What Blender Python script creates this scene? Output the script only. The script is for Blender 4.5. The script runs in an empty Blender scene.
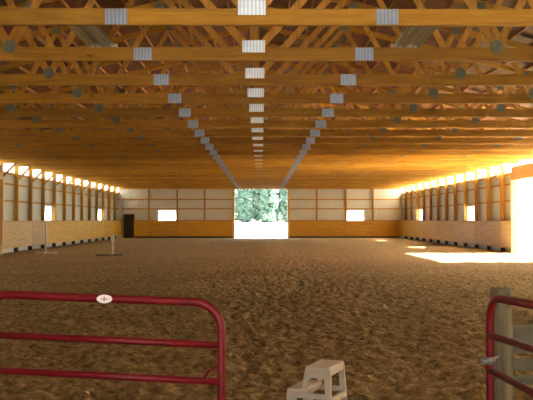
import bpy, bmesh, math, random
from mathutils import Vector, noise, Matrix
random.seed(7)
S = bpy.context.scene
COL = S.collection
CX = -0.08                 # centre line of the building
HW = 11.97                 # half width to the inner faces of the posts
PAN = 12.20                # half width to the siding
YN, YF = -2.5, 69.5        # near and far end (inner faces of posts)
EAVE = 4.22                # underside of the trusses
BAY = 2.44
T0 = 10.83                 # first truss in view
SLOPE = 0.25
TCX = -0.13

# ------------------------------------------------------------------ materials
def nt(m):
    m.use_nodes = True
    t = m.node_tree; t.nodes.clear()
    o = t.nodes.new('ShaderNodeOutputMaterial'); b = t.nodes.new('ShaderNodeBsdfPrincipled')
    t.links.new(b.outputs[0], o.inputs[0])
    return t, b, o
def coords(t, scale, typ='Object'):
    c = t.nodes.new('ShaderNodeTexCoord'); mp = t.nodes.new('ShaderNodeMapping')
    mp.inputs['Scale'].default_value = scale
    t.links.new(c.outputs[typ], mp.inputs[0]); return mp.outputs[0]
def ramp(t, fac, stops):
    r = t.nodes.new('ShaderNodeValToRGB'); e = r.color_ramp.elements
    e[0].position, e[0].color = stops[0][0], (*stops[0][1], 1)
    e[1].position, e[1].color = stops[-1][0], (*stops[-1][1], 1)
    for p, c in stops[1:-1]:
        k = e.new(p); k.color = (*c, 1)
    t.links.new(fac, r.inputs[0]); return r.outputs[0]
def noi(t, vec, scale, detail=4, rough=.55, dist=0):
    n = t.nodes.new('ShaderNodeTexNoise'); n.inputs['Scale'].default_value = scale
    n.inputs['Detail'].default_value = detail; n.inputs['Roughness'].default_value = rough
    n.inputs['Distortion'].default_value = dist
    t.links.new(vec, n.inputs['Vector']); return n.outputs[0]
def mix(t, fac, a, b, mode='MIX'):
    m = t.nodes.new('ShaderNodeMix'); m.data_type = 'RGBA'; m.blend_type = mode
    for s, v in ((m.inputs[0], fac), (m.inputs[6], a), (m.inputs[7], b)):
        if hasattr(v, 'links'): t.links.new(v, s)
        elif isinstance(v, tuple): s.default_value = (*v, 1)
        else: s.default_value = v
    return m.outputs[2]
def bump(t, b, h, strength, dist=.02):
    n = t.nodes.new('ShaderNodeBump'); n.inputs['Strength'].default_value = strength
    n.inputs['Distance'].default_value = dist
    t.links.new(h, n.inputs['Height']); t.links.new(n.outputs[0], b.inputs['Normal'])
def wood(name, lo, mid, hi, axis, rough=.6, vary=.25):
    m = bpy.data.materials.new(name); t, b, o = nt(m)
    sc = [9, 9, 9]; sc[axis] = .8
    v = coords(t, sc)
    oi = t.nodes.new('ShaderNodeObjectInfo')
    va = t.nodes.new('ShaderNodeVectorMath'); va.operation = 'ADD'
    cb = t.nodes.new('ShaderNodeVectorMath'); cb.operation = 'SCALE'; cb.inputs['Scale'].default_value = 37.
    t.links.new(oi.outputs['Random'], cb.inputs[0])
    t.links.new(v, va.inputs[0]); t.links.new(cb.outputs[0], va.inputs[1]); v = va.outputs[0]
    c = ramp(t, noi(t, v, 1.2, 5, .6, .6), [(.3, lo), (.5, mid), (.72, hi)])
    sc2 = [3.2, 3.2, 3.2]; sc2[axis] = 1.1
    v2 = coords(t, sc2)
    vb = t.nodes.new('ShaderNodeVectorMath'); vb.operation = 'ADD'
    t.links.new(v2, vb.inputs[0]); t.links.new(cb.outputs[0], vb.inputs[1])
    vo = t.nodes.new('ShaderNodeTexVoronoi'); vo.inputs['Scale'].default_value = .9
    t.links.new(vb.outputs[0], vo.inputs['Vector'])
    k = ramp(t, vo.outputs['Distance'], [(.035, (.25, .12, .06)), (.075, (1, 1, 1))])
    c = mix(t, .8, c, k, 'MULTIPLY')
    mr = t.nodes.new('ShaderNodeMapRange'); mr.inputs['To Min'].default_value = 1 - vary; mr.inputs['To Max'].default_value = 1 + vary * .4
    t.links.new(oi.outputs['Random'], mr.inputs[0])
    c = mix(t, 1., c, mr.outputs[0], 'MULTIPLY')
    t.links.new(c, b.inputs['Base Color']); b.inputs['Roughness'].default_value = rough
    return m
def plain(name, col, rough=.5, metal=0, var=.12, scale=6, bmp=0):
    m = bpy.data.materials.new(name); t, b, o = nt(m)
    n = noi(t, coords(t, (1, 1, 1)), scale, 4)
    c = ramp(t, n, [(.3, tuple(x * (1 - var) for x in col)), (.7, tuple(min(1, x * (1 + var)) for x in col))])
    t.links.new(c, b.inputs['Base Color']); b.inputs['Roughness'].default_value = rough
    b.inputs['Metallic'].default_value = metal
    if bmp: bump(t, b, n, bmp)
    return m
P = dict(lo=(.335, .150, .006), mid=(.46, .228, .011), hi=(.56, .300, .022))
M = {}
M['wood_x'] = wood('pine_along_x', P['lo'], P['mid'], P['hi'], 0)
M['wood_y'] = wood('pine_along_y', P['lo'], P['mid'], P['hi'], 1)
M['wood_z'] = wood('pine_along_z', P['lo'], P['mid'], P['hi'], 2)
M['web'] = wood('pine_web', (.42, .19, .020), (.56, .28, .035), (.68, .38, .06), 2)
M['ply_end'] = wood('plywood_end', (.44, .20, .004), (.54, .262, .006), (.63, .33, .012), 0, .55, .12)
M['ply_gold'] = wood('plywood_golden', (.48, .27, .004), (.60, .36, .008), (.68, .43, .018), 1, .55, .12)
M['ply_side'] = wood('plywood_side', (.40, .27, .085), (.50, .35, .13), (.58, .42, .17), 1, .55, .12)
M['header'] = wood('plywood_header', (.45, .26, .08), (.55, .33, .11), (.62, .40, .16), 1, .55, .1)
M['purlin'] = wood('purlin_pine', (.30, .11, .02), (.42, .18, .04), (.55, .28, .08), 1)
M['treated'] = wood('treated_lumber', (.05, .03, .012), (.08, .05, .02), (.12, .08, .035), 2)
M['jamb'] = wood('jamb_pine', (.62, .36, .10), (.72, .46, .16), (.80, .55, .22), 2)
M['oldpost'] = wood('weathered_post', (.09, .070, .036), (.15, .118, .062), (.24, .19, .10), 2, .8, .05)
M['oldboard'] = wood('weathered_board', (.07, .062, .036), (.11, .095, .056), (.17, .14, .085), 0, .8, .3)
def plate(name, col, rough):
    m = bpy.data.materials.new(name); t, b, o = nt(m)
    w = t.nodes.new('ShaderNodeTexWave'); w.inputs['Scale'].default_value = 6; w.inputs['Distortion'].default_value = .6
    t.links.new(coords(t, (1, 0, 0)), w.inputs[0])
    n = noi(t, coords(t, (1, 1, 1)), 10, 3)
    c = ramp(t, w.outputs[0], [(.1, tuple(x * .74 for x in col)), (.6, col)])
    c = mix(t, .5, c, ramp(t, n, [(.3, (.75, .75, .78)), (.7, (1, 1, 1))]), 'MULTIPLY')
    t.links.new(c, b.inputs['Base Color']); b.inputs['Roughness'].default_value = rough; b.inputs['Metallic'].default_value = 1
    return m
M['galv'] = plate('galvanised_splice_plate', (.42, .50, .66), .45)
M['galv_shine'] = plate('galvanised_plate_painted_shine', (.84, .92, 1.0), .30)  # same metal as the splice plates, reflected light painted in as paler colour
M['gusset'] = plain('dull_gusset_plate', (.20, .225, .17), .55, .4, .2, 10)
M['red'] = plain('red_gate_paint', (.155, .005, .008), .42, 0, .12, 9)
M['white_pl'] = plain('stool_plastic', (.47, .38, .28), .5, 0, .05, 12)
M['red'].node_tree.nodes['Principled BSDF'].inputs['Specular IOR Level'].default_value = .28
M['sticker'] = plain('sticker_white', (.85, .82, .78), .5, 0, .03)
M['sticker_red'] = plain('sticker_red', (.6, .08, .08), .5, 0, .03)
M['steel'] = plain('hinge_steel', (.3, .28, .23), .45, .6, .15, 20)
M['cream'] = plain('white_stand_paint', (.66, .60, .48), .6, 0, .1, 8)
M['reflector'] = plain('lamp_reflector', (.62, .64, .56), .4, .3, .08)
M['tube'] = plain('lamp_tube', (.85, .85, .82), .25, 0, .02)
M['door_dark'] = plain('dark_door_paint', (.016, .007, .006), .5, 0, .2, 4)
M['door_brown'] = wood('brown_door_boards', (.20, .10, .03), (.28, .15, .05), (.36, .20, .07), 2, .6, .05)
M['trunk'] = plain('bark', (.10, .07, .05), .9, 0, .3, 3)
M['vinyl'] = plain('window_frame_white', (.8, .8, .78), .4, 0, .03)

def siding(name, axis, col):
    m = bpy.data.materials.new(name); t, b, o = nt(m)
    sc = [0, 0, 0]; sc[axis] = 1
    w = t.nodes.new('ShaderNodeTexWave'); w.inputs['Scale'].default_value = 1.38; w.wave_profile = 'SIN'
    w.bands_direction = 'XYZ'[axis]
    t.links.new(coords(t, tuple(sc)), w.inputs[0])
    r = ramp(t, w.outputs[0], [(.80, (0, 0, 0)), (.93, (1, 1, 1))])
    n = noi(t, coords(t, (1, 1, 1)), .8, 3)
    c = ramp(t, n, [(.3, tuple(x * .92 for x in col)), (.7, col)])
    t.links.new(c, b.inputs['Base Color']); b.inputs['Roughness'].default_value = .5
    bump(t, b, r, .8, .02)
    return m
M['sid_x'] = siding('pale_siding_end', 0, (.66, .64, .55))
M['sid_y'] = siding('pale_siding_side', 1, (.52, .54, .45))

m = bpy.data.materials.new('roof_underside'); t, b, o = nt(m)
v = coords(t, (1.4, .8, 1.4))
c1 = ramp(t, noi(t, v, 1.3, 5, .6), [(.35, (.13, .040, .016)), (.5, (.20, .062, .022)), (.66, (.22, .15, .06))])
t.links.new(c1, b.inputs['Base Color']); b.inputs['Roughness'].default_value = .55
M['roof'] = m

m = bpy.data.materials.new('translucent_eave_sheet'); m.use_nodes = True; t = m.node_tree; t.nodes.clear()
o = t.nodes.new('ShaderNodeOutputMaterial'); tr = t.nodes.new('ShaderNodeBsdfTranslucent'); df = t.nodes.new('ShaderNodeBsdfDiffuse')
tr.inputs[0].default_value = (.95, .93, .88, 1); df.inputs[0].default_value = (.9, .88, .84, 1)
mx = t.nodes.new('ShaderNodeMixShader'); mx.inputs[0].default_value = .15
t.links.new(tr.outputs[0], mx.inputs[1]); t.links.new(df.outputs[0], mx.inputs[2]); t.links.new(mx.outputs[0], o.inputs[0])
M['translucent'] = m

m = bpy.data.materials.new('window_glass'); m.use_nodes = True; t = m.node_tree; t.nodes.clear()
o = t.nodes.new('ShaderNodeOutputMaterial'); tr = t.nodes.new('ShaderNodeBsdfTransparent'); gl = t.nodes.new('ShaderNodeBsdfGlossy')
tr.inputs[0].default_value = (.96, .98, .97, 1); gl.inputs['Roughness'].default_value = .03
mx = t.nodes.new('ShaderNodeMixShader'); mx.inputs[0].default_value = .05
t.links.new(tr.outputs[0], mx.inputs[1]); t.links.new(gl.outputs[0], mx.inputs[2]); t.links.new(mx.outputs[0], o.inputs[0])
M['glass'] = m

m = bpy.data.materials.new('arena_footing'); t, b, o = nt(m)
v = coords(t, (1, 1, 1))
n1 = noi(t, v, 9.5, 4, .6); n2 = noi(t, v, .35, 4, .6); n3 = noi(t, v, 34, 3, .6)
c = ramp(t, n1, [(.31, (.145, .090, .032)), (.5, (.315, .208, .084)), (.69, (.50, .350, .155))])
c = mix(t, .6, c, ramp(t, n3, [(.3, (.62, .58, .52)), (.7, (1.2, 1.2, 1.2))]), 'MULTIPLY')
c = mix(t, .5, c, ramp(t, n2, [(.3, (.82, .80, .76)), (.7, (1.12, 1.12, 1.12))]), 'MULTIPLY')
sp = t.nodes.new('ShaderNodeSeparateXYZ'); t.links.new(v, sp.inputs[0])      # grazing-view brightening painted into the colour: paler towards the far end
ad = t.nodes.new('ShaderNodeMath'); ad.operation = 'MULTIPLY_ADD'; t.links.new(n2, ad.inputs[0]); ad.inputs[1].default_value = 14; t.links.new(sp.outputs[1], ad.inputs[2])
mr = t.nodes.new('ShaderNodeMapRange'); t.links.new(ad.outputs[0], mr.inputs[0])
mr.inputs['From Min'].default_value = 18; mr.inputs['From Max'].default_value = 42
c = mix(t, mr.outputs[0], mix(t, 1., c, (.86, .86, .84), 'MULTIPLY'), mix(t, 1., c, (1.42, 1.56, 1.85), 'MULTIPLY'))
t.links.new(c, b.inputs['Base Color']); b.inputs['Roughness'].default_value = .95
b.inputs['Specular IOR Level'].default_value = .1
bump(t, b, n1, .9, .05)
M['footing'] = m
M['gravel'] = plain('pale_gravel', (.58, .54, .47), .95, 0, .1, 3)
def leafmat(name, a, bb):
    m = bpy.data.materials.new(name); t, b, o = nt(m)
    c = ramp(t, noi(t, coords(t, (1, 1, 1)), 1.6, 6, .7), [(.35, a), (.65, bb)])
    t.links.new(c, b.inputs['Base Color']); b.inputs['Roughness'].default_value = .8
    return m
M['leaf_a'] = leafmat('leaves_blue_green', (.018, .052, .044), (.042, .092, .076))
M['leaf_b'] = leafmat('leaves_mid_green', (.020, .056, .047), (.046, .098, .080))
M['leaf_c'] = leafmat('leaves_pale_green', (.022, .060, .050), (.050, .102, .084))

# ------------------------------------------------------------------ helpers
def box(bm, x0, x1, y0, y1, z0, z1):
    vs = [bm.verts.new(p) for p in ((x0, y0, z0), (x1, y0, z0), (x1, y1, z0), (x0, y1, z0), (x0, y0, z1), (x1, y0, z1), (x1, y1, z1), (x0, y1, z1))]
    for f in ((3, 2, 1, 0), (4, 5, 6, 7), (0, 1, 5, 4), (1, 2, 6, 5), (2, 3, 7, 6), (3, 0, 4, 7)):
        bm.faces.new([vs[i] for i in f])
def hexa(bm, bot, top):
    vs = [bm.verts.new(p) for p in list(bot) + list(top)]
    for f in ((3, 2, 1, 0), (4, 5, 6, 7), (0, 1, 5, 4), (1, 2, 6, 5), (2, 3, 7, 6), (3, 0, 4, 7)):
        bm.faces.new([vs[i] for i in f])
def beam(bm, a, b, w, d, side=Vector((0, 1, 0))):
    """a bar from a to b, w wide along side, d deep across it"""
    a, b = Vector(a), Vector(b); u = (b - a).normalized()
    s = (side - u * side.dot(u)).normalized(); n = u.cross(s)
    q = [s * (w / 2) * i + n * (d / 2) * j for i, j in ((-1, -1), (1, -1), (1, 1), (-1, 1))]
    hexa(bm, [a + k for k in q], [b + k for k in q])
def tube(bm, pts, r, seg=12, closed=False):
    pts = [Vector(p) for p in pts]; n = len(pts); rings = []
    prev = None
    for i, p in enumerate(pts):
        if closed: tg = (pts[(i + 1) % n] - pts[i - 1]).normalized()
        else: tg = (pts[min(i + 1, n - 1)] - pts[max(i - 1, 0)]).normalized()
        if prev is None:
            s = tg.orthogonal().normalized()
        else:
            s = (prev - tg * prev.dot(tg)).normalized()
        prev = s; t2 = tg.cross(s)
        rings.append([bm.verts.new(p + (s * math.cos(2 * math.pi * k / seg) + t2 * math.sin(2 * math.pi * k / seg)) * r) for k in range(seg)])
    if closed:      # align the last ring with the first
        last = rings[-1]; f0 = rings[0][0].co
        j = min(range(seg), key=lambda k: (last[k].co - f0).length)
        pairs = list(zip(rings, rings[1:]))
        for A, B in pairs:
            for k in range(seg): bm.faces.new((A[k], A[(k + 1) % seg], B[(k + 1) % seg], B[k]))
        for k in range(seg):
            bm.faces.new((last[(j + k) % seg], last[(j + k + 1) % seg], rings[0][(k + 1) % seg], rings[0][k]))
    else:
        for A, B in zip(rings, rings[1:]):
            for k in range(seg): bm.faces.new((A[k], A[(k + 1) % seg], B[(k + 1) % seg], B[k]))
        bm.faces.new(rings[0][::-1]); bm.faces.new(rings[-1])
def cyl(bm, x, y, z0, z1, r0, r1=None, seg=20, n=2, wob=0):
    r1 = r0 if r1 is None else r1; rings = []
    for i in range(n):
        f = i / (n - 1)
        rings.append([bm.verts.new((x + math.cos(a) * rr, y + math.sin(a) * rr, z0 + (z1 - z0) * f)) for k in range(seg)
                      for a, rr in [(2 * math.pi * k / seg, (r0 + (r1 - r0) * f) * (1 + wob * noise.noise(Vector((math.cos(2 * math.pi * k / seg) * 2, math.sin(2 * math.pi * k / seg) * 2, f * 4)))))]])
    for A, B in zip(rings, rings[1:]):
        for k in range(seg): bm.faces.new((A[k], A[(k + 1) % seg], B[(k + 1) % seg], B[k]))
    bm.faces.new(rings[0][::-1]); bm.faces.new(rings[-1])
def obj(name, bm, mat, parent=None, loc=None, smooth=False, bevel=0):
    """link bm as one object; vertices are given relative to the parent's base (or to loc)"""
    me = bpy.data.meshes.new(name)
    bmesh.ops.recalc_face_normals(bm, faces=bm.faces)
    bm.to_mesh(me); bm.free(); me.materials.append(M[mat] if isinstance(mat, str) else mat)
    if smooth:
        for p in me.polygons: p.use_smooth = True
    o = bpy.data.objects.new(name, me); COL.objects.link(o)
    if loc is not None: o.location = loc
    if parent is not None: o.parent = parent
    if bevel:
        md = o.modifiers.new('bevel', 'BEVEL'); md.width = bevel; md.segments = 2; md.limit_method = 'ANGLE'
    return o
def tag(o, label=None, cat=None, group=None, kind=None):
    for k, v in (('label', label), ('category', cat), ('group', group), ('kind', kind)):
        if v: o[k] = v
    return o
def thing(name, label, cat, loc=(0, 0, 0), rz=0, group=None):
    o = bpy.data.objects.new(name, None); COL.objects.link(o); o.empty_display_size = .2
    o.location = loc; o.rotation_euler = (0, 0, rz)
    return tag(o, label, cat, group)
def B(): return bmesh.new()
def onebox(*a):
    bm = B(); box(bm, *a); return bm

# ------------------------------------------------------------------ floor
def spaced(v, end, step, grow, cap):
    out = [v]
    while v < end:
        v += step; out.append(min(v, end)); step = min(step * grow, cap)
    return out
ys = [YN + .3 * i for i in range(18)]                       # -2.5 .. 2.6
ys += spaced(2.9, YF + .2, .036, 1.0060, .45)
xr = spaced(0, 12.2, .036, 1.009, .2)
xs = [-x for x in xr[:0:-1]] + xr
bm = B(); grid = []
for y in ys:
    amp = (.066 if y > 2 else .02) * (1 - .6 * min(1, max(0, (y - 16) / 20)))
    row = []
    for x in xs:
        p = Vector((x, y, 0))
        h = noise.fractal(p * 5.5, .7, 2.1, 3) * .85 + abs(noise.noise(p * 11 + Vector((9, 3, 1)))) * .8 - .25
        edge = min(1, max(0, (PAN - abs(x)) / .6)) * min(1, max(.15, (YF - y) / 2))
        z = h * amp * edge + .015 * noise.noise(p * .5)*edge
        row.append(bm.verts.new((x + CX, y, z)))
    grid.append(row)
for A, Bq in zip(grid, grid[1:]):
    for i in range(len(A) - 1): bm.faces.new((A[i], A[i + 1], Bq[i + 1], Bq[i]))
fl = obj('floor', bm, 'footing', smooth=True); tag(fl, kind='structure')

# outside ground: flat near the building, a bank rising towards the trees
def bank(x, y):
    return -.05 + (max(0, y - 78) * .0235 if y > 78 else 0) - (.010 * x if abs(x) < 60 else .6 * (1 if x > 0 else -1)) * min(1, max(0, (y - 78) / 30))
def patch(x0, x1, y0, y1, sx, sy):
    g = []
    nx = max(1, round((x1 - x0) / sx)); ny = max(1, round((y1 - y0) / sy))
    for j in range(ny + 1):
        y = y0 + (y1 - y0) * j / ny
        g.append([bm.verts.new((x0 + (x1 - x0) * i / nx, y, bank(x0 + (x1 - x0) * i / nx, y))) for i in range(nx + 1)])
    for A, Bq in zip(g, g[1:]):
        for i in range(nx): bm.faces.new((A[i], A[i + 1], Bq[i + 1], Bq[i]))
L, R = CX - PAN - .02, CX + PAN + .02
bm = B()
patch(-90, 90, YF + .19, 200, 6, 4); patch(-90, L, -60, YF + .19, 20, 20)
patch(R, 90, -60, YF + .19, 20, 20); patch(L, R, -60, YN - .1, 12, 12)
tag(obj('gravel_yard', bm, 'gravel', smooth=True), kind='structure')

# ------------------------------------------------------------------ walls
def sheet(bm, a0, a1, z0, z1, holes, put):
    """boxes covering a0..a1 x z0..z1 except the holes (a0,a1,z0,z1); put(a0,a1,z0,z1) adds one"""
    cuts = sorted({a0, a1, *[min(max(h[i], a0), a1) for h in holes for i in (0, 1)]})
    for p, q in zip(cuts, cuts[1:]):
        if q - p < 1e-4: continue
        zz = [(z0, z1)]
        for h in holes:
            if h[0] <= p + 1e-5 and h[1] >= q - 1e-5:
                nz = []
                for c, d in zz:
                    if h[2] > c: nz.append((c, min(d, h[2])))
                    if h[3] < d: nz.append((max(c, h[3]), d))
                zz = nz
        for c, d in zz:
            if d - c > 1e-4: put(p, q, c, d)
WL = [(45.78, 47.34, 1.5, 2.4), (60.42, 61.98, 1.5, 2.4)]
WR = list(WL)
YT = [T0 + BAY * k for k in range(24)] + [YF + .10]
DR = (30.35, 38.25, 0, 3.45)      # big open doorway on the right
DL = (30.35, 37.60, 0, 3.45)      # closed doorway on the left
nwin = 0
def window(idx, axis, c, a0, a1, z0, z1, sgn):
    """a framed pane in the siding plane; axis 'y' = side wall at x=c, 'x' = end wall at y=c"""
    root = bpy.data.objects.new('window_%d' % idx, None); COL.objects.link(root); tag(root, kind='structure')
    mid = ((c, (a0 + a1) / 2, z0) if axis == 'y' else ((a0 + a1) / 2, c, z0)); root.location = mid
    hw, h = (a1 - a0) / 2, z1 - z0; fr = .05
    def bb(bm, p, q, d0, d1, u, v):
        if axis == 'y': box(bm, min(d0, d1), max(d0, d1), p, q, u, v)
        else: box(bm, p, q, min(d0, d1), max(d0, d1), u, v)
    bm = B()
    for p, q, u, v in ((-hw, -hw + fr, 0, h), (hw - fr, hw, 0, h), (-hw + fr, hw - fr, 0, fr), (-hw + fr, hw - fr, h - fr, h), (-.015, .015, fr, h - fr)):
        bb(bm, p, q, -.04, .04, u, v)
    obj('window_frame', bm, 'vinyl', root)
    bm = B()
    bb(bm, -hw + fr, hw - fr, -.003, .003, fr, h - fr); obj('pane', bm, 'glass', root)
def side_wall(name, s, wins, door):
    root = bpy.data.objects.new(name, None); COL.objects.link(root); tag(root, kind='structure'); root.location = (CX, 0, 0)
    X = lambda a, b: (min(s * a, s * b), max(s * a, s * b))
    bm = B(); x0, x1 = X(PAN, PAN + .03)
    sheet(bm, YN - .1, YF + .25, -.06, 3.89, wins + [door], lambda p, q, c, d: box(bm, x0, x1, p, q, c, d))
    box(bm, x0, x1, YN - .1, YF + .25, 4.56, 4.93)
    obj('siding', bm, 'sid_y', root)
    bm = B(); sheet(bm, YN - .1, YF + .25, 3.89, 4.56, [], lambda p, q, c, d: box(bm, x0, x1, p, q, c, d))
    obj('translucent_eave_strip', bm, 'translucent', root)
    x0, x1 = X(PAN - .04, PAN)
    for z in (1.44, 2.46, 3.27, 3.78):
        bm = B(); dz = .09 if z < 3.5 else .11
        sheet(bm, YN, YF + .15, z, z + dz, [(w[0], w[1], w[2], w[3]) for w in wins] + [door], lambda p, q, c, d: box(bm, x0, x1, p, q, c, d))
        obj('girt', bm, 'wood_y', root)
    # posts with a treated foot and a knee brace up to the truss
    pm = bm_ = None
    for k, y in enumerate(YT[:24]):
        if y < 30 or (door[0] + .3 < y < door[1] - .3): continue
        x0, x1 = X(HW, PAN - .04)
        bm = B(); box(bm, x0, x1, -.07, .07, .42, EAVE)
        po = obj('post', bm, 'wood_z', root, loc=(0, y, 0), bevel=.004)
        bm = B(); box(bm, x0, x1, -.071, .071, -.05, .42)
        obj('post_foot', bm, 'treated', po)
        bm = B(); beam(bm, (s * (HW + .03), .055 + .03, 3.60), (s * (HW - .62), .055 + .03, EAVE + .05), .035, .09)
        obj('knee_brace', bm, 'wood_x', po)
    # kick boards, one sheet per bay
    x0, x1 = X(HW - .02, HW)
    edges = [door[1] + .07] + [y for y in YT[:24] if y > door[1] + .2] + [YF - .02]
    for p, q in zip(edges, edges[1:]):
        bm = B(); box(bm, x0, x1, .006, q - p - .006, .22, 1.5)
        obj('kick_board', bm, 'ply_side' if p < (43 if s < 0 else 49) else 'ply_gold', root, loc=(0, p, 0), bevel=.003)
    bm = B(); x0, x1 = X(HW - .05, HW + .10); box(bm, x0, x1, door[1] + .07, YF - .02, 1.5, 1.54); obj('cap_rail', bm, 'wood_y', root)
    # door surround
    bm = B(); x0, x1 = X(HW - .04, PAN - .04)
    box(bm, x0, x1, door[0], door[1], 3.45, 4.10); obj('door_header', bm, 'header', root)
    x0, x1 = X(HW - .05, PAN + .05)
    for y in (door[0] - .10, door[1] - .03):
        obj('door_jamb', onebox(x0, x1, y, y + .10, -.05, 3.46), 'jamb', root)
    return root
wl = side_wall('wall_left', -1, WL, DL)
wr = side_wall('wall_right', 1, WR, DR)
for w in WL: nwin += 1; window(nwin, 'y', CX - PAN - .01, *w, -1)
for w in WR: nwin += 1; window(nwin, 'y', CX + PAN + .01, *w, 1)

# far wall
FW = [(-8.92, -7.34, 1.46, 2.42), (7.34, 8.86, 1.46, 2.42)]
FD = (-2.30, 2.24, -.05, 4.22)
MD = (-11.86, -10.96, -.05, 2.05)
root = bpy.data.objects.new('wall_far', None); COL.objects.link(root); tag(root, kind='structure'); root.location = (0, YF, 0)
def gable(bm, y0, y1, z0):
    zt = lambda x: 4.87 + (PAN + .0 - abs(x)) * SLOPE
    for a, b in ((-PAN, 0), (0, PAN)):
        hexa(bm, [(CX + a, y0, z0), (CX + b, y0, z0), (CX + b, y1, z0), (CX + a, y1, z0)],
             [(CX + a, y0, zt(a)), (CX + b, y0, zt(b)), (CX + b, y1, zt(b)), (CX + a, y1, zt(a))])
bm = B()
sheet(bm, CX - PAN, CX + PAN, -.06, 4.30, FW + [FD, MD], lambda p, q, c, d: box(bm, p, q, .22, .25, c, d))
gable(bm, .22, .25, 4.30)
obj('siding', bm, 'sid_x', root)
for z in (1.44, 2.46, 3.27):
    bm = B(); sheet(bm, CX - HW, CX + HW, z, z + .10, FW + [FD, MD], lambda p, q, c, d: box(bm, p, q, .02, .055, c, d))
    obj('girt', bm, 'wood_x', root)
for x in (-9.70, -7.26, -4.90, 4.76, 7.26, 9.62):
    po = obj('post', onebox(-.07, .07, 0.06, .215, .30, EAVE - .02), 'wood_z', root, loc=(x, 0, 0))
    obj('post_foot', onebox(-.071, .071, .06, .215, -.05, .30), 'treated', po)
    obj('batten', onebox(-.05, .05, 0, .06, 1.5, EAVE - .02), 'wood_z', po)
for x in (-2.40, 2.33):
    obj('door_jamb', onebox(x - .09, x + .09, -.03, .26, -.05, EAVE - .02), 'jamb', root)
segs = [(-10.90, -9.70), (-9.70, -7.26), (-7.26, -4.90), (-4.90, -2.49), (2.43, 4.76), (4.76, 7.26), (7.26, 9.62), (9.62, 11.86)]
for a, b in segs:
    obj('kick_board', onebox(a + .012, b - .012, -.01, .015, .16, 1.46), 'ply_end', root, bevel=.003)
bm = B()
for a, b in ((-10.9, -2.49), (2.43, 11.86)): box(bm, a, b, 0, .05, -.02, .16)
obj('ground_board', bm, 'treated', root)
for w in FW: nwin += 1; window(nwin, 'x', YF + .235, *w, 1)
# small dark door in the far left corner
dr = bpy.data.objects.new('door_1', None); COL.objects.link(dr); tag(dr, kind='structure'); dr.location = ((MD[0] + MD[1]) / 2, YF, 0)
obj('door_leaf', onebox(-.44, .44, .16, .205, -.02, 2.03), 'door_dark', dr)
bm = B()
for a, b in ((-.50, -.44), (.44, .50)): box(bm, a, b, .02, .21, -.02, 2.09)
box(bm, -.44, .44, .02, .21, 2.03, 2.09); obj('door_frame', bm, 'wood_z', dr)
bm = B(); cyl(bm, .36, .14, .98, 1.04, .03); obj('door_handle', bm, 'steel', dr)
# closed boarded door in the left wall
dl = bpy.data.objects.new('door_2', None); COL.objects.link(dl); tag(dl, kind='structure'); dl.location = (CX - PAN, (DL[0] + DL[1]) / 2, 0)
hl = (DL[1] - DL[0]) / 2
obj('door_leaf', onebox(-.02, .03, -hl, hl, .38, 3.45), 'door_brown', dl)
obj('bottom_board', onebox(.0, .16, -hl, hl, .10, .38), 'vinyl', dl)

# near wall behind the camera with its own wide doorway (lets the daylight in)
nw = bpy.data.objects.new('wall_near', None); COL.objects.link(nw); tag(nw, kind='structure'); nw.location = (0, YN, 0)
bm = B(); sheet(bm, CX - PAN, CX + PAN, -.06, 4.88, [(-2.0, 1.9, -.06, 3.3)], lambda p, q, c, d: box(bm, p, q, -.10, -.07, c, d))
zg = lambda x: 4.87 + (PAN - abs(x)) * SLOPE
ADDED_WIN = (1.5, 5.75, 7.15)                     # unseen window added to brighten the centre plates: half width, sill, head
for s_ in (-1, 1):
    for a, b, z0, z1 in ((ADDED_WIN[0], PAN, 4.88, None), (0, ADDED_WIN[0], 4.88, ADDED_WIN[1]), (0, ADDED_WIN[0], ADDED_WIN[2], None)):
        za, zb = (zg(a), zg(b)) if z1 is None else (z1, z1)
        hexa(bm, [(CX + s_ * a, -.10, z0), (CX + s_ * b, -.10, z0), (CX + s_ * b, -.07, z0), (CX + s_ * a, -.07, z0)],
             [(CX + s_ * a, -.10, za), (CX + s_ * b, -.10, max(zb, z0 + .001)), (CX + s_ * b, -.07, max(zb, z0 + .001)), (CX + s_ * a, -.07, za)])
obj('siding', bm, 'sid_x', nw)
nwin += 1; window(nwin, 'x', YN - .085, CX - ADDED_WIN[0], CX + ADDED_WIN[0], ADDED_WIN[1], ADDED_WIN[2], -1)

# ------------------------------------------------------------------ roof
zt = lambda x: 4.87 + (PAN - abs(x)) * SLOPE
rf = bpy.data.objects.new('ceiling', None); COL.objects.link(rf); tag(rf, kind='structure'); rf.location = (CX, 0, 0)
bm = B()
for s in (-1, 1):
    xe = PAN + .05
    hexa(bm, [(0, YN - .2, zt(0)), (s * xe, YN - .2, zt(xe)), (s * xe, YF + .3, zt(xe)), (0, YF + .3, zt(0))],
         [(0, YN - .2, zt(0) + .05), (s * xe, YN - .2, zt(xe) + .05), (s * xe, YF + .3, zt(xe) + .05), (0, YF + .3, zt(0) + .05)])
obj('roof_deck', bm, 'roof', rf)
for s in (-1, 1):
    for i in range(20):
        x = s * (.25 + i * .62)
        bm = B(); z = zt(x) - .052
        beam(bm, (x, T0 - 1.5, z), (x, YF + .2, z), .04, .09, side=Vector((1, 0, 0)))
        obj('purlin', bm, 'purlin', rf)

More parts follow.
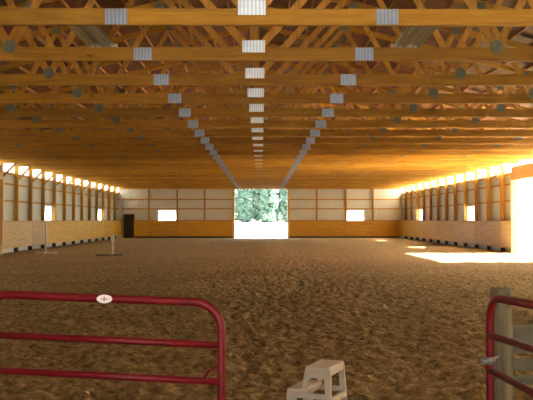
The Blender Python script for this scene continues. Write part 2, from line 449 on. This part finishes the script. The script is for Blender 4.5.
# ------------------------------------------------------------------ trusses
CT = EAVE + .22                            # top of the bottom chord
under = lambda x: zt(x) - .095 - .15       # underside of the top chord
def make_truss():
    r = thing('roof_truss', 'x', 'truss', (TCX, T0, 0))
    TH = .076
    bm = B(); box(bm, -1.82 , 1.82, -TH / 2, TH / 2, EAVE, CT); obj('bottom_chord', bm, 'wood_x', r)
    for s in (-1, 1):
        bm = B(); box(bm, min(s * 1.82, s * 12.19), max(s * 1.82, s * 12.19), -TH / 2, TH / 2, EAVE, CT); obj('bottom_chord', bm, 'wood_x', r)
        bm = B()
        hexa(bm, [(0, -TH / 2, under(0)), (s * 12.19, -TH / 2, under(12.19)), (s * 12.19, TH / 2, under(12.19)), (0, TH / 2, under(0))],
             [(0, -TH / 2, under(0) + .148), (s * 12.19, -TH / 2, under(12.19) + .148), (s * 12.19, TH / 2, under(12.19) + .148), (0, TH / 2, under(0) + .148)])
        obj('top_chord', bm, 'wood_x', r)
        tops = (2.5, 5.1, 7.7, 10.2); bots = (0, 4.01, 6.25, 9.0)
        pairs = [(0, 2.5), (4.01, 2.5), (4.01, 5.1), (6.25, 5.1), (6.25, 7.7), (9.0, 7.7), (9.0, 10.2)]
        for a, b in pairs:
            bm = B(); beam(bm, (s * a + (s * .07 if a == 0 else 0), 0, CT - .02), (s * b, 0, under(b) + .03), .038, .125)
            obj('web', bm, 'web', r)
        for b in tops:
            bm = B(); box(bm, s * b - .10, s * b + .10, -TH / 2 - .003, TH / 2 + .003, under(b) - .04, under(b) + .10); obj('gusset_plate', bm, 'gusset', r)
        for a in bots[1:]:
            bm = B(); box_ = 8
            n = 10
            for yy in (-TH / 2 - .003, TH / 2):
                lo = [bm.verts.new((s * a + math.cos(2 * math.pi * k / n) * .115, yy, CT + .01 + math.sin(2 * math.pi * k / n) * .115)) for k in range(n)]
                hi = [bm.verts.new((v.co.x, yy + .003, v.co.z)) for v in lo]
                bm.faces.new(lo); bm.faces.new(hi[::-1])
                for k in range(n): bm.faces.new((lo[k], lo[(k + 1) % n], hi[(k + 1) % n], hi[k]))
            obj('gusset_plate', bm, 'gusset', r)
        bm = B()
        for yy in (-TH / 2 - .003, TH / 2): box(bm, s * 1.82 - .15, s * 1.82 + .15, yy, yy + .003, EAVE + .005, CT - .005)
        obj('splice_plate', bm, 'galv', r)
    bm = B(); box(bm, -.06, .06, -.019, .019, CT - .02, under(0) + .02); obj('king_post', bm, 'web', r)
    bm = B()
    for yy in (-TH / 2 - .003, TH / 2): box(bm, -.185, .185, yy, yy + .003, CT - .085, CT + .115)
    obj('centre_plate', bm, 'galv_shine', r)
    bm = B(); box(bm, -.16, .16, -TH / 2 - .003, TH / 2 + .003, under(0) - .08, under(0) + .1); obj('gusset_plate', bm, 'gusset', r)
    return r
ORD = ['', 'second', 'third', 'fourth', 'fifth', 'sixth', 'seventh', 'eighth', 'ninth', 'tenth', 'eleventh', 'twelfth', 'thirteenth']
def tlabel(i, n=25):
    if i == 0: return 'pine roof truss nearest the viewer, the topmost beam in the picture'
    j = n - 1 - i
    if j == 0: return 'pine gable truss standing on top of the far end wall above the open doorway'
    if i <= 12: return '%s pine roof truss counting back from the nearest beam at the top' % ORD[i]
    if j == 1: return 'pine roof truss just in front of the far end wall truss'
    return '%s pine roof truss counting forward from the far end wall, high in the distance' % ORD[j]
tr0 = make_truss()
for i, y in enumerate(YT):
    if i == 0: r = tr0
    else:
        r = tr0.copy(); COL.objects.link(r)
        for ch in list(tr0.children):
            c = ch.copy(); COL.objects.link(c); c.parent = r
    r.location = (TCX, y, 0)
    tag(r, tlabel(i), 'truss', 'roof trusses')

# strip lights resting across the chords of the first two trusses
def strip_light(x, label):
    z = CT + .005; y0, y1 = -.92, .98
    r = thing('strip_light', label, 'light fixture', (x, T0 + BAY - .90, z), 0, 'unlit strip lights above the second roof beam')
    for s in (-1, 1):
        bm = B(); c = s * .125
        for a, b, za, zb in ((c - .105, c - .04, .0, .07), (c - .04, c + .04, .07, .07), (c + .04, c + .105, .07, .0)):
            hexa(bm, [(a, y0, za), (b, y0, zb), (b, y1, zb), (a, y1, za)], [(a, y0, za + .006), (b, y0, zb + .006), (b, y1, zb + .006), (a, y1, za + .006)])
        rr = obj('reflector', bm, 'reflector', r)
        bm = B(); tube(bm, [(c, y0 + .03, .022), (c, y1 - .03, .022)], .017, 10); obj('lamp_tube', bm, 'tube', rr, smooth=True)
        for e in (y0, y1): obj('end_cap', onebox(c - .105, c + .105, e - .012, e + .012, .0, .075), 'reflector' if e < 0 else 'tube', rr)
        bm = B(); top = zt(x) - z - .02
        beam(bm, (c * .3, y0 + .1, .08), (c * .3, y0 + .1, top), .004, .004); obj('hanger_wire', bm, 'steel', r)
    obj('ballast_box', onebox(-.035, .035, y0 * .9, y1 * .9, .02, .09), 'reflector', r)
strip_light(-2.62, 'unlit double strip light just above the second roof beam, left of centre')
strip_light(2.38, 'unlit double strip light just above the second roof beam, right of centre')

# ------------------------------------------------------------------ gates
TR = .0235
def gate(name, label, P0, P1, z0, z1, railz, bottom, sticker=None, brace_at=None):
    """P0,P1 = ground points of the two uprights; z0,z1 = top height at each; railz = list of (z at P0, z at P1)"""
    a, b = Vector((*P0, 0)), Vector((*P1, 0)); base = (a + b) / 2
    r = thing(name, label, 'gate', base)
    a, b = a - base, b - base; u = (b - a).normalized(); Lg = (b - a).length
    sl = (z1 - z0) / Lg
    def pt(s, h): return a + u * s + Vector((0, 0, h + sl * s))
    H0 = z0; cr = .15; pts = []
    def arc(cs, ch, t0, t1):
        for i in range(7):
            t = math.radians(t0 + (t1 - t0) * i / 6); pts.append(pt(cs + cr * math.cos(t), ch + cr * math.sin(t)))
    arc(Lg - cr, H0 - cr, 0, 90); arc(cr, H0 - cr, 90, 180); arc(cr, bottom + cr, 180, 270); arc(Lg - cr, bottom + cr, 270, 360)
    bm = B(); tube(bm, pts, TR, 14, True); obj('gate_frame', bm, 'red', r, smooth=True)
    for q0, q1 in railz:
        bm = B(); p = a + Vector((0, 0, q0)); q = b + Vector((0, 0, q1)); tube(bm, [p, (p + q) / 2, q], TR * .86, 12)
        obj('rail', bm, 'red', r, smooth=True)
    return r, a, b, u, pt
# left gate, sagging to the right
g, a, b, u, pt = gate('tube_gate', 'red tubular steel gate on the left with an oval sticker on its top rail',
    (-1.585, 4.65), (-.222, 4.50), 1.184, 1.145, [(.953, .912), (.752, .710), (.545, .505), (.420, .380), (.300, .262)], .16)
nrm = Vector((-u.y, u.x, 0)) * -1
if nrm.y > 0: nrm = -nrm
bm = B(); s_ = 0.712; n = 24
c0 = pt(s_, 1.184) + nrm * (TR + .002)
fr, bk = [], []
for k in range(n):
    t = 2 * math.pi * k / n
    p = c0 + u * (.044 * math.cos(t)) + Vector((0, 0, .024 * math.sin(t)))
    fr.append(bm.verts.new(p + nrm * .004)); bk.append(bm.verts.new(p - nrm * .006))
bm.faces.new(fr); bm.faces.new(bk[::-1])
for k in range(n): bm.faces.new((fr[k], bk[k], bk[(k + 1) % n], fr[(k + 1) % n]))
st = obj('sticker', bm, 'sticker', g); tag(st, 'white oval sticker with a red mark')
bm = B()
q = c0 + nrm * .0045
for dx, w_, h_ in ((0, .006, .030), (.0, .018, .006), (-.014, .004, .014), (.014, .004, .014)):
    p = q + u * dx
    hexa(bm, [p - u * w_ / 2 + Vector((0, 0, -h_ / 2)), p + u * w_ / 2 + Vector((0, 0, -h_ / 2)), p + u * w_ / 2 + Vector((0, 0, -h_ / 2)) + nrm * .001, p - u * w_ / 2 + Vector((0, 0, -h_ / 2)) + nrm * .001],
         [p - u * w_ / 2 + Vector((0, 0, h_ / 2)), p + u * w_ / 2 + Vector((0, 0, h_ / 2)), p + u * w_ / 2 + Vector((0, 0, h_ / 2)) + nrm * .001, p - u * w_ / 2 + Vector((0, 0, h_ / 2)) + nrm * .001])
obj('sticker_mark', bm, 'sticker_red', st)
# welded chain lug near the free corner
bm = B(); zr = .712; p1 = b + Vector((0, 0, zr)); e = -u
tube(bm, [p1 + e * .10 + Vector((0, 0, .015)), p1 + e * .07 + Vector((0, 0, .055)), p1 + e * .035 + Vector((0, 0, .075)), p1 + e * .015 + Vector((0, 0, .075))], .008, 8)
obj('chain_lug', bm, 'red', g, smooth=True)
# its hinge post, just outside the picture
bm = B(); cyl(bm, 0, 0, -.08, 1.25, .075, .07, 20, 8, .05)
tag(obj('gate_post', bm, 'oldpost', loc=(-1.72, 4.665, 0), smooth=True), 'round weathered wooden post at the left end of the left gate', 'post')

# right gate, swung towards the viewer
g2, a, b, u, pt = gate('tube_gate', 'red tubular steel gate on the right, swung open beside the round wooden post',
    (1.368, 4.85), (1.455, 3.50), 1.144, 1.19, [(.916, .957), (.706, .72), (.50, .52), (.38, .40), (.27, .29)], .14)
bm = B(); p = a + Vector((0, 0, .765))
tube(bm, [p - Vector((0, 0, .022)), p + Vector((0, 0, .022))], TR + .012, 16); obj('hinge_collar', bm, 'steel', g2, smooth=True)
bm = B(); tube(bm, [p + Vector((-.05, -.04, 0)), p + Vector((.02, .03, 0)), p + Vector((.086, .133, 0))], .010, 8); obj('hinge_bolt', bm, 'steel', g2, smooth=True)
bm = B(); q = p + Vector((-.055, -.02, 0)); tube(bm, [q - Vector((.009, 0, 0)), q + Vector((.010, 0.0, 0))], .016, 6); obj('hinge_nut', bm, 'steel', g2)

bm = B(); cyl(bm, 0, 0, -.08, 1.18, .070, .066, 24, 12, .06)
gp = tag(obj('gate_post', bm, 'oldpost', loc=(1.497, 5.05, 0), smooth=True), 'round weathered wooden post behind the right gate', 'post')

# plank fence running right from that post
ff = thing('plank_fence', 'weathered grey plank fence running right behind the right gate', 'fence', (2.6, 5.10, 0))
for z0, z1, dy in ((.765, .945, 0), (.655, .725, .03), (.565, .625, 0.0), (.30, .42, 0)):
    obj('plank', onebox(-1.03, 1.1, dy, dy + .035, z0, z1), 'oldboard', ff, bevel=.004)
bm = B(); cyl(bm, 1.05, .10, -.08, 1.15, .068, .066, 20, 8, .05); obj('fence_post', bm, 'oldpost', ff, smooth=True)

# ------------------------------------------------------------------ step stool
st = thing('step_stool', 'pale plastic two-step stool on the dirt between the gates', 'stool', (.505, 6.42, 0.0), 0)
uv = Vector((.40, .917, 0)).normalized(); vv = Vector((-.93, .367, 0)).normalized()   # long axis, step direction
def F(u_, v_, z): return uv * u_ + vv * v_ + Vector((0, 0, z))
def slab(bm, u0, u1, v0, v1, z0, z1, tp=0):
    hexa(bm, [F(u0, v0, z0), F(u1, v0, z0), F(u1, v1, z0), F(u0, v1, z0)], [F(u0 + tp, v0 + tp, z1), F(u1 - tp, v0 + tp, z1), F(u1 - tp, v1 - tp, z1), F(u0 + tp, v1 - tp, z1)])
bm = B(); slab(bm, -.19, .19, -.10, .105, .435, .47, .006); obj('top_step', bm, 'white_pl', st, bevel=.010)
bm = B(); slab(bm, -.20, .20, .09, .25, .265, .295, .005); obj('lower_step', bm, 'white_pl', st, bevel=.010)
def leg(u0, v0, u1, v1, zt_, w=.030, d=.048):
    bm = B()
    hexa(bm, [F(u1 - w / 2, v1 - d / 2, -.02), F(u1 + w / 2, v1 - d / 2, -.02), F(u1 + w / 2, v1 + d / 2, -.02), F(u1 - w / 2, v1 + d / 2, -.02)],
         [F(u0 - w / 2, v0 - d / 2, zt_), F(u0 + w / 2, v0 - d / 2, zt_), F(u0 + w / 2, v0 + d / 2, zt_), F(u0 - w / 2, v0 + d / 2, zt_)])
    return bm
for s in (-1, 1):
    obj('leg', leg(s * .172, -.075, s * .19, -.105, .44, .026, .052), 'white_pl', st, bevel=.006)
    obj('leg', leg(s * .185, .205, s * .195, .225, .27, .026, .085), 'white_pl', st, bevel=.006)
    # side cheek: from the top step sloping out to the lower step
    bm = B(); w = .022; uu = s * .176
    prof = [(-.08, .44), (.10, .44), (.135, .27), (.095, .27), (.075, .36), (.05, .385), (-.055, .385)]
    A1 = [bm.verts.new(F(uu - w / 2, v, z)) for v, z in prof]; A2 = [bm.verts.new(F(uu + w / 2, v, z)) for v, z in prof]
    bm.faces.new(A1); bm.faces.new(A2[::-1])
    for k in range(len(prof)):
        k2 = (k + 1) % len(prof); bm.faces.new((A1[k], A2[k], A2[k2], A1[k2]))
    obj('side_panel', bm, 'white_pl', st)
    bm = B(); slab(bm, uu - .012, uu + .012, -.10, .22, .225, .265); obj('side_rail', bm, 'white_pl', st)
bm = B(); slab(bm, -.18, .18, -.098, -.080, .405, .44); obj('apron', bm, 'white_pl', st)
bm = B(); slab(bm, -.19, .19, -.115, -.09, .19, .24); obj('back_rail', bm, 'white_pl', st)
bm = B(); slab(bm, -.185, .185, .095, .115, .24, .27); obj('riser_rail', bm, 'white_pl', st)

# ------------------------------------------------------------------ stands in the arena
s1 = thing('jump_stand', 'tall thin white stand in front of the left wall kick boards, nearer the left edge', 'stand', (-10.12, 38.0, 0))
obj('pole', onebox(-.035, .035, -.035, .035, .04, 1.44), 'cream', s1)
bm = B(); beam(bm, (-.50, 0, .03), (.55, 0, .03), .10, .10); obj('foot', bm, 'cream', s1)
bm = B(); beam(bm, (0, -.45, .03), (0, .45, .03), .10, .10, side=Vector((1, 0, 0))); obj('foot', bm, 'cream', s1)
s2 = thing('jump_stand', 'short white stand on the dirt toward the dark corner door, with a flat board foot', 'stand', (-6.60, 35.9, 0))
obj('pole', onebox(-.03, .03, -.03, .03, .03, .96), 'cream', s2)
obj('cup', onebox(-.06, .07, -.05, .05, .62, .95), 'cream', s2)
bm = B(); beam(bm, (-.68, 0, .03), (.1, 0, .03), .30, .06); obj('foot', bm, 'oldpost', s2)
bm = B(); beam(bm, (-.1, 0, .03), (.42, 0, .03), .10, .05); obj('foot', bm, 'treated', s2)  # dark bar standing in for the shade right of the pole

# ------------------------------------------------------------------ trees beyond the far doorway
def tree(x, y, h, rad, mat, label, seed):
    rnd = random.Random(seed); z0 = bank(x, y)
    r = thing('tree', label, 'tree', (x, y, z0), 0, 'trees beyond the far doorway')
    bm = B(); cyl(bm, 0, 0, -.3, h * .6, .28, .10, 12, 6, .1); obj('trunk', bm, 'trunk', r, smooth=True)
    bm = B()
    for k in range(105):
        f = rnd.random(); zz = .15 + f * (h - .55)
        rr = rad * math.sqrt(max(.1, 1 - abs(f - .42) ** 1.6 * 1.7)); an = rnd.uniform(0, 2 * math.pi); q = rnd.random() ** .45 * rr
        c = Vector((math.cos(an) * q, math.sin(an) * q * .8, zz)); cr = rnd.uniform(.3, .62)
        res = bmesh.ops.create_icosphere(bm, subdivisions=3, radius=cr, matrix=Matrix.Translation(c))
        for v in res['verts']:
            d = (v.co - c).normalized(); n_ = noise.noise(v.co * 2.6 + Vector((seed, 0, 0))) * .55 + noise.noise(v.co * 6) * .35
            v.co += d * cr * n_
    obj('foliage', bm, mat, r)
spots = [(-6.3, 127, 10.0, 1.15, 'leaf_b', 'pale washed-out tree hidden mostly by the left jamb of the far doorway'),
         (-2.6, 128, 8.6, 1.15, 'leaf_a', 'rounded pale green tree, front row, left of centre in the far doorway'),
         (1.1, 127, 9.0, 1.15, 'leaf_b', 'front tree at the centre of the far doorway'),
         (4.8, 128, 7.4, 1.15, 'leaf_a', 'lowest front tree, at the right jamb of the far doorway'),
         (-4.4, 135, 11.5, 1.28, 'leaf_c', 'tree of the back row at the left side of the far doorway'),
         (-.7, 136, 12.5, 1.28, 'leaf_c', 'tall tree of the back row near the centre of the far doorway'),
         (3.0, 135, 11.8, 1.28, 'leaf_a', 'tree of the back row right of centre in the far doorway'),
         (6.7, 136, 9.2, 1.28, 'leaf_b', 'back row tree mostly behind the right jamb of the far doorway')]
for i, s in enumerate(spots): tree(*s, seed=i * 11 + 3)

# ------------------------------------------------------------------ light
w = bpy.data.worlds.new('sky'); S.world = w; w.use_nodes = True
bg = w.node_tree.nodes['Background']; bg.inputs[0].default_value = (.92, .96, 1.0, 1); bg.inputs[1].default_value = 1.3
sun = bpy.data.lights.new('sun', 'SUN'); sun.energy = 26.0; sun.angle = math.radians(.6); sun.color = (1, .88, .68)
so = bpy.data.objects.new('sun', sun); COL.objects.link(so)
d = Vector((-math.cos(math.radians(33)), .02, -math.sin(math.radians(33))))
so.rotation_euler = d.to_track_quat('-Z', 'Y').to_euler(); so.location = (40, 35, 30)
def portal(loc, rot, sx, sy):
    l = bpy.data.lights.new('portal', 'AREA'); l.shape = 'RECTANGLE'; l.size = sx; l.size_y = sy; l.cycles.is_portal = True
    o = bpy.data.objects.new('portal', l); COL.objects.link(o); o.location = loc; o.rotation_euler = rot
Hpi = math.pi / 2
portal((-.05, YN - .12, 1.65), (Hpi, 0, 0), 3.9, 3.3)                 # faces +y
portal((0, YF + .27, 2.1), (-Hpi, 0, 0), 4.5, 4.2)
portal((CX + PAN + .06, 34, 1.75), (0, Hpi, 0), 3.5, 7.3)

cam = bpy.data.cameras.new('camera'); cam.sensor_width = 36; cam.lens = 808 / 533 * 36; cam.clip_end = 600
co = bpy.data.objects.new('camera', cam); COL.objects.link(co); co.location = (0, 0, 1.61)
co.rotation_euler = (Hpi + math.atan(19.3 / 808), 0, -math.atan(5 / 808)); S.camera = co
S.view_settings.view_transform = 'Standard'; S.view_settings.look = 'None'; S.view_settings.gamma = 1
S.view_settings.use_curve_mapping = False
S.view_settings.exposure = 2.38
S.cycles.max_bounces = 10; S.cycles.diffuse_bounces = 8; S.cycles.transparent_max_bounces = 8
S.cycles.sample_clamp_indirect = 6
